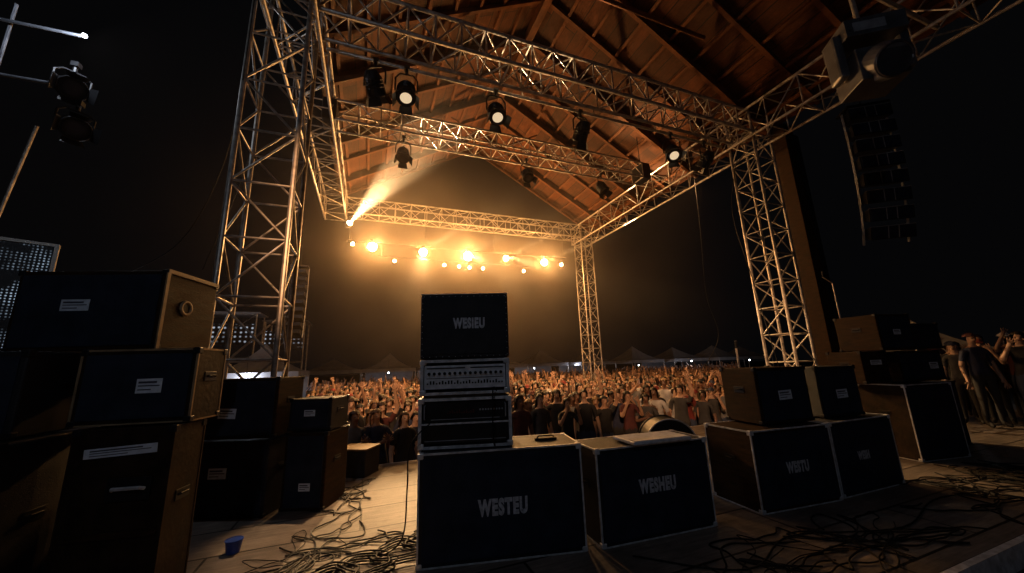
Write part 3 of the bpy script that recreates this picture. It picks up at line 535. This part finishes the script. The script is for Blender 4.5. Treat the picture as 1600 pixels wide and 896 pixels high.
def person_mesh(name,armL,armR,levels=2,fingers=True):
    V=[Vector(p) for p in ((0,0,.96),(0,.0,1.14),(0,.01,1.33),(0,.01,1.45),(0,0,1.52),(0,-.01,1.585),(0,-.008,1.655),(0,.0,1.725))]
    R_=[(.15,.11),(.135,.095),(.155,.11),(.10,.075),(.052,.052),(.058,.066),(.074,.092),(.056,.072)]
    E=[(i,i+1) for i in range(7)]
    n=len(V); V.append(Vector((0,-.108,1.628))); R_.append((.012,.012)); E.append((6,n))
    for sg,(el,wr) in ((-1,armL),(1,armR)):
        sh=len(V); V+=[Vector((sg*.175,.01,1.41)),Vector((sg*el[0],el[1],el[2])),Vector((sg*wr[0],wr[1],wr[2]))]; R_+=[(.06,.06),(.043,.043),(.028,.028)]
        E+=[(3,sh),(sh,sh+1),(sh+1,sh+2)]
        if fingers: hand(V,E,R_,V[sh+2],V[sh+1],sh+2,.5)
        else: V.append(V[sh+2]+(V[sh+2]-V[sh+1]).normalized()*.12); R_.append((.03,.02)); E.append((sh+2,len(V)-1))
    for sg in (-1,1):
        h=len(V); V+=[Vector((sg*.095,0,.88)),Vector((sg*.11,-.015,.49)),Vector((sg*.12,.02,.09)),Vector((sg*.13,-.13,.04))]; R_+=[(.09,.095),(.06,.062),(.045,.045),(.04,.03)]
        E+=[(0,h),(h,h+1),(h+1,h+2),(h+2,h+3)]
    me=bpy.data.meshes.new(name); me.from_pydata([tuple(v) for v in V],E,[]); o=bpy.data.objects.new('tmp',me); COL.objects.link(o)
    sm=o.modifiers.new('s','SKIN'); 
    for i,r in enumerate(R_): me.skin_vertices[0].data[i].radius=r; me.skin_vertices[0].data[i].use_root=(i==0)
    if levels: ss=o.modifiers.new('u','SUBSURF'); ss.levels=levels; ss.render_levels=levels
    bpy.context.view_layer.update(); out=bpy.data.meshes.new_from_object(o.evaluated_get(bpy.context.evaluated_depsgraph_get())); bpy.data.objects.remove(o)
    out.name=name; out.materials.clear()
    for mm in (SK[0],TM[0],PM[0]): out.materials.append(mm)
    els=[(Vector((-armL[0][0],armL[0][1],armL[0][2]))),Vector((armR[0][0],armR[0][1],armR[0][2]))]
    for p in out.polygons:
        c=p.center; k=0
        if c.z<.97 and abs(c.x)<.24 : k=2
        elif c.z<1.485 and abs(c.x)<.2: k=1
        else:
            for sg,e in zip((-1,1),els):
                shp=Vector((sg*.175,.01,1.41)); ab=e-shp; t=max(0,min(1,(c-shp).dot(ab)/ab.length_squared))
                if (c-(shp+ab*t)).length<.09 and t<.65 and not(c.z>1.5 and abs(c.x)<.11): k=1
        if c.z<.07: k=2
        for sg,(el,wr) in ((-1,armL),(1,armR)):
            a=Vector((sg*el[0],el[1],el[2])); b=Vector((sg*wr[0],wr[1],wr[2])); ab=b-a; b2=b+ab.normalized()*.18; ab=b2-a; t=(c-a).dot(ab)/ab.length_squared
            if t>0 and (c-(a+ab*min(1,t))).length<.055: k=0
        p.material_index=k; p.use_smooth=True
    return out
POSES=[('with arms at sides',((.24,.03,1.12),(.26,-.05,.87)),((.24,.03,1.12),(.26,-.05,.87))),
('with both arms raised',((.30,-.04,1.62),(.27,-.1,1.9)),((.30,-.03,1.63),(.22,-.12,1.9))),
('with one arm raised',((.24,.03,1.12),(.26,-.05,.87)),((.27,-.06,1.62),(.2,-.12,1.9))),
('clapping hands',((.24,-.12,1.16),(.05,-.33,1.27)),((.24,-.12,1.16),(.05,-.33,1.30))),
('with hands near face',((.25,-.16,1.24),(.14,-.24,1.5)),((.25,-.16,1.24),(.14,-.24,1.5))),
('with hands held high together',((.24,-.2,1.38),(.06,-.34,1.62)),((.24,-.2,1.38),(.06,-.34,1.62))),
('pumping one bent arm',((.29,-.08,1.5),(.17,-.15,1.78)),((.25,.0,1.13),(.2,-.2,1.02)))]
PME=[person_mesh('person_body',a,b) for _,a,b in POSES]
PLO=[person_mesh('person_body_far',a,b,1,False) for _,a,b in POSES]
def hair_mesh(kind):
    m=MB(); m.ball((0,.008,1.67),(.087,.108,.098),20,14)
    me=bpy.data.meshes.new('hair'); keep=[]
    V=[Vector(v) for v in m.v]
    for f in m.f:
        c=sum((V[i] for i in f),Vector())/len(f)
        if kind=='short': ok=c.z>1.705 or (c.y>.0 and c.z>1.60)
        elif kind=='cap': ok=c.z>1.695
        else: ok=c.z>1.71 or (c.y>-.03)
        if ok: keep.append(f)
    if kind=='long':
        for i,v in enumerate(V):
            if v.z<1.66 and v.y>-.06: v.z=1.66-(1.66-v.z)*3.2; v.x*=1.15+.3*(1.66-v.z); v.y=v.y*.8+.03
    for v in V: v+=Vector((noise.noise(v*25),noise.noise(v*25+Vector((5,0,0))),noise.noise(v*25+Vector((0,9,0)))))*.014
    me.from_pydata(V,[],keep); 
    if kind=='cap':
        mb=MB(); mb.v=[tuple(v) for v in V]; mb.f=list(keep); mb.m=[0]*len(keep); mb.add([(-.07,-.085,1.70),(.07,-.085,1.70),(.055,-.17,1.69),(-.055,-.17,1.69)],[(0,1,2,3)]); me=bpy.data.meshes.new('cap'); me.from_pydata(mb.v,[],mb.f)
    me.polygons.foreach_set('use_smooth',[True]*len(me.polygons)); me.materials.append(HAIR[0]); return me
HM={k:hair_mesh(k) for k in ('short','long','cap')}
def person(x,y,z,rz,pi,sc,ti,si,hk,hi,group='concert crowd'):
    o=bpy.data.objects.new('person',PME[pi]); COL.objects.link(o); o.location=(x,y,z); o.rotation_euler=(random.uniform(-.05,.08),random.uniform(-.06,.06),rz); o.scale=(sc*random.uniform(.95,1.08),sc,sc)
    for i,mm in enumerate((SK[si],TM[ti],PM[(ti+hi)%2])): o.material_slots[i].link='OBJECT'; o.material_slots[i].material=mm
    o['label']='%sperson in %s top %s'%('capped ' if hk=='cap' else 'long-haired ' if hk=='long' else '',TOPS[ti][0],POSES[pi][0]); o['category']='person'; o['group']=group
    h=bpy.data.objects.new('cap' if hk=='cap' else 'hair',HM[hk]); COL.objects.link(h); h.parent=o; h.material_slots[0].link='OBJECT'; h.material_slots[0].material=TM[(ti+3)%8] if hk=='cap' else HAIR[hi]
    return o
random.seed(11)
spots=[]; y=7.1
while y<25:
    x=-.10*y-.3+random.uniform(0,.5)
    while x<1.28*y+.3:
        xx=x+random.uniform(-.12,.12); yy_=y+random.uniform(-.18,.18)
        if y<7.2: yy_=y+random.uniform(-.02,.2)
        ax=xx/yy_
        hid=(.17<ax<.345)
        if not hid and not(abs(xx-GX1+.1)<.55 and abs(yy_-GY1)<.55): spots.append((xx,yy_))
        x+=.44+.012*y
    y+=.44+.02*(y-7)
near=sorted(spots,key=lambda p:p[0]**2+p[1]**2)[:290]; ns=set(near); rest=[p for p in spots if p not in ns]
for i,(x,y) in enumerate(near):
    pi=random.choices(range(7),[7,.35,.9,2,1.6,.9,.9])[0]; hk=random.choices(['short','long','cap'],[5,4,1])[0]
    o=person(x,y,-1,-math.atan2(x-2.0,y-1)*.9+random.uniform(-.35,.35),pi,random.uniform(1.0,1.14) if y>7.6 else random.uniform(.96,1.1),random.choices(range(8),[5,3.5,1.3,.8,2,1.2,1.6,1.4])[0],random.choices(range(3),[5,3,1])[0],hk,random.choices(range(3),[5,4,1])[0])
    if pi==5 and random.random()<.5:
        T=Matrix.Translation((x,y,-1))@Matrix.Rotation(o.rotation_euler.z,4,'Z')@Matrix.Scale(o.scale.y,4)@Matrix.Translation((0,-.37,1.76))
        ph=root('smartphone','smartphone with a bright screen held up','smartphone',T.translation,o.rotation_euler.z,'phones held up')
        m=MB(); m.box((-.04,-.005,-.08),(.04,.004,.08)); mk('phone_body',m,'black',ph,bevel=.003); m=MB(); m.box((-.036,.005,-.075),(.036,.0065,.075)); mk('screen',m,'screen',ph)
gs='people at the side of the stage'
for i in range(16):
    person(11.2+(i%4)*.55+random.uniform(-.15,.15)+.2*(i//4),3.0+(i//4)*.55+random.uniform(-.15,.15),0.0,-1.0+random.uniform(-.4,.4),random.choice([0,3,4,0,3,6]),random.uniform(.94,1.06),random.choice([0,1,7,5,4]),random.choice([0,0,1]),random.choice(['short','cap','long']),random.choice([0,1]),gs)
yb=25.3
while yb<36:
    x=-.12*yb
    while x<1.3*yb: rest.append((x+random.uniform(-.2,.2),yb+random.uniform(-.2,.2))); x+=.95
    yb+=1.0
V=[];F=[];MI=[]
LO=[([v.co.copy() for v in me.vertices],[tuple(p.vertices) for p in me.polygons],[p.material_index for p in me.polygons]) for me in PLO]
LOM=[]
for vs,fs,mi in LO:
    q=[]
    for f,m_ in zip(fs,mi):
        c=sum((vs[i] for i in f),Vector())/len(f)
        q.append(9 if (m_==0 and abs(c.x)<.1 and (c.z>1.69 or (c.y>.02 and c.z>1.58))) else m_)
    LOM.append(q)
for x,y in rest:
    k=random.choices(range(7),[7,.4,.8,2,1,.8,.9])[0]; vs,fs,_=LO[k]; a=-math.atan2(x-2.8,y-1)*.8+random.uniform(-.3,.3); sc=random.uniform(.92,1.12); ca=math.cos(a)*sc;sa=math.sin(a)*sc; o_=len(V)
    V+=[(x+v.x*ca-v.y*sa,y+v.x*sa+v.y*ca,v.z*sc) for v in vs]; F+=[tuple(i+o_ for i in f) for f in fs]
    hi=random.choice((3,3,4)); MI+=[hi if m_==9 else m_ for m_ in LOM[k]]
me=bpy.data.meshes.new('crowd'); me.from_pydata(V,[],F)
cm=bpy.data.materials.new('crowd_clothes'); cm.use_nodes=True; N=cm.node_tree.nodes; L=cm.node_tree.links; tc=N.new('ShaderNodeTexCoord'); vo=N.new('ShaderNodeTexVoronoi'); vo.inputs['Scale'].default_value=1.3; L.new(tc.outputs['Object'],vo.inputs['Vector']); rp=N.new('ShaderNodeValToRGB'); rp.color_ramp.interpolation='CONSTANT'
L.new(vo.outputs['Color'],rp.inputs[0]); cr=rp.color_ramp; cr.elements[0].color=(.015,.015,.018,1); cr.elements[1].position=.35; cr.elements[1].color=(.05,.05,.055,1)
for p_,c_ in ((.5,(.02,.025,.05,1)),(.6,(.3,.3,.3,1)),(.66,(.11,.025,.02,1)),(.75,(.1,.08,.065,1))): e=cr.elements.new(p_); e.color=c_
L.new(rp.outputs[0],N['Principled BSDF'].inputs['Base Color'])
for mm in (SK[1],cm,PM[1],HAIR[0],HAIR[1]): me.materials.append(mm)
me.polygons.foreach_set('material_index',MI); me.polygons.foreach_set('use_smooth',[True]*len(F)); o=bpy.data.objects.new('far_crowd',me); COL.objects.link(o); o.location=(0,0,-1); o['kind']='stuff'; o['label']='dense mass of concert goers further back'; o['category']='crowd'
# ------------------------------------------------------------------ haze
hz=bpy.data.materials.new('haze'); hz.use_nodes=True; N=hz.node_tree.nodes; L=hz.node_tree.links; N.clear(); ou=N.new('ShaderNodeOutputMaterial'); vs=N.new('ShaderNodeVolumeScatter'); vs.inputs['Color'].default_value=(1,.85,.68,1); vs.inputs['Anisotropy'].default_value=.45; L.new(vs.outputs[0],ou.inputs['Volume'])
ge=N.new('ShaderNodeNewGeometry')
def gauss(c,s_,amp):
    sub=N.new('ShaderNodeVectorMath'); sub.operation='SUBTRACT'; sub.inputs[1].default_value=c; L.new(ge.outputs['Position'],sub.inputs[0])
    dv=N.new('ShaderNodeVectorMath'); dv.operation='DIVIDE'; dv.inputs[1].default_value=s_; L.new(sub.outputs[0],dv.inputs[0])
    dt=N.new('ShaderNodeVectorMath'); dt.operation='DOT_PRODUCT'; L.new(dv.outputs[0],dt.inputs[0]); L.new(dv.outputs[0],dt.inputs[1])
    ng=N.new('ShaderNodeMath'); ng.operation='MULTIPLY'; ng.inputs[1].default_value=-1; L.new(dt.outputs['Value'],ng.inputs[0])
    ex=N.new('ShaderNodeMath'); ex.operation='EXPONENT'; L.new(ng.outputs[0],ex.inputs[0])
    mu=N.new('ShaderNodeMath'); mu.operation='MULTIPLY'; mu.inputs[1].default_value=amp; L.new(ex.outputs[0],mu.inputs[0]); return mu.outputs[0]
def add(a,b):
    ad=N.new('ShaderNodeMath'); ad.operation='ADD'; L.new(a,ad.inputs[0]); L.new(b,ad.inputs[1]); return ad.outputs[0]
dsum=add(add(gauss((3.6,13.0,5.0),(5.8,4.6,3.4),.016),gauss((3.4,14.0,6.0),(4.8,1.5,1.1),.06)),gauss((.3,12.0,7.3),(2.0,3.0,1.3),.03))
nz=N.new('ShaderNodeTexNoise'); nz.inputs['Scale'].default_value=.5; nz.inputs['Detail'].default_value=3; L.new(ge.outputs['Position'],nz.inputs['Vector']); mr=N.new('ShaderNodeMapRange'); mr.inputs['From Min'].default_value=.3; mr.inputs['From Max'].default_value=.7; mr.inputs['To Min'].default_value=.35; mr.inputs['To Max'].default_value=1.6; L.new(nz.outputs['Fac'],mr.inputs[0])
mu=N.new('ShaderNodeMath'); mu.operation='MULTIPLY'; L.new(dsum,mu.inputs[0]); L.new(mr.outputs[0],mu.inputs[1]); L.new(mu.outputs[0],vs.inputs['Density'])
m=MB(); m.ball((0,0,0),(12.5,9,6.8),40,24); o=mk('stage_haze',m,hz,loc=(3.6,13.4,5.2)); o['kind']='stuff'; o['label']='thin stage smoke drifting through the light beams'; o['category']='haze'
print('people',len(near),len(rest))
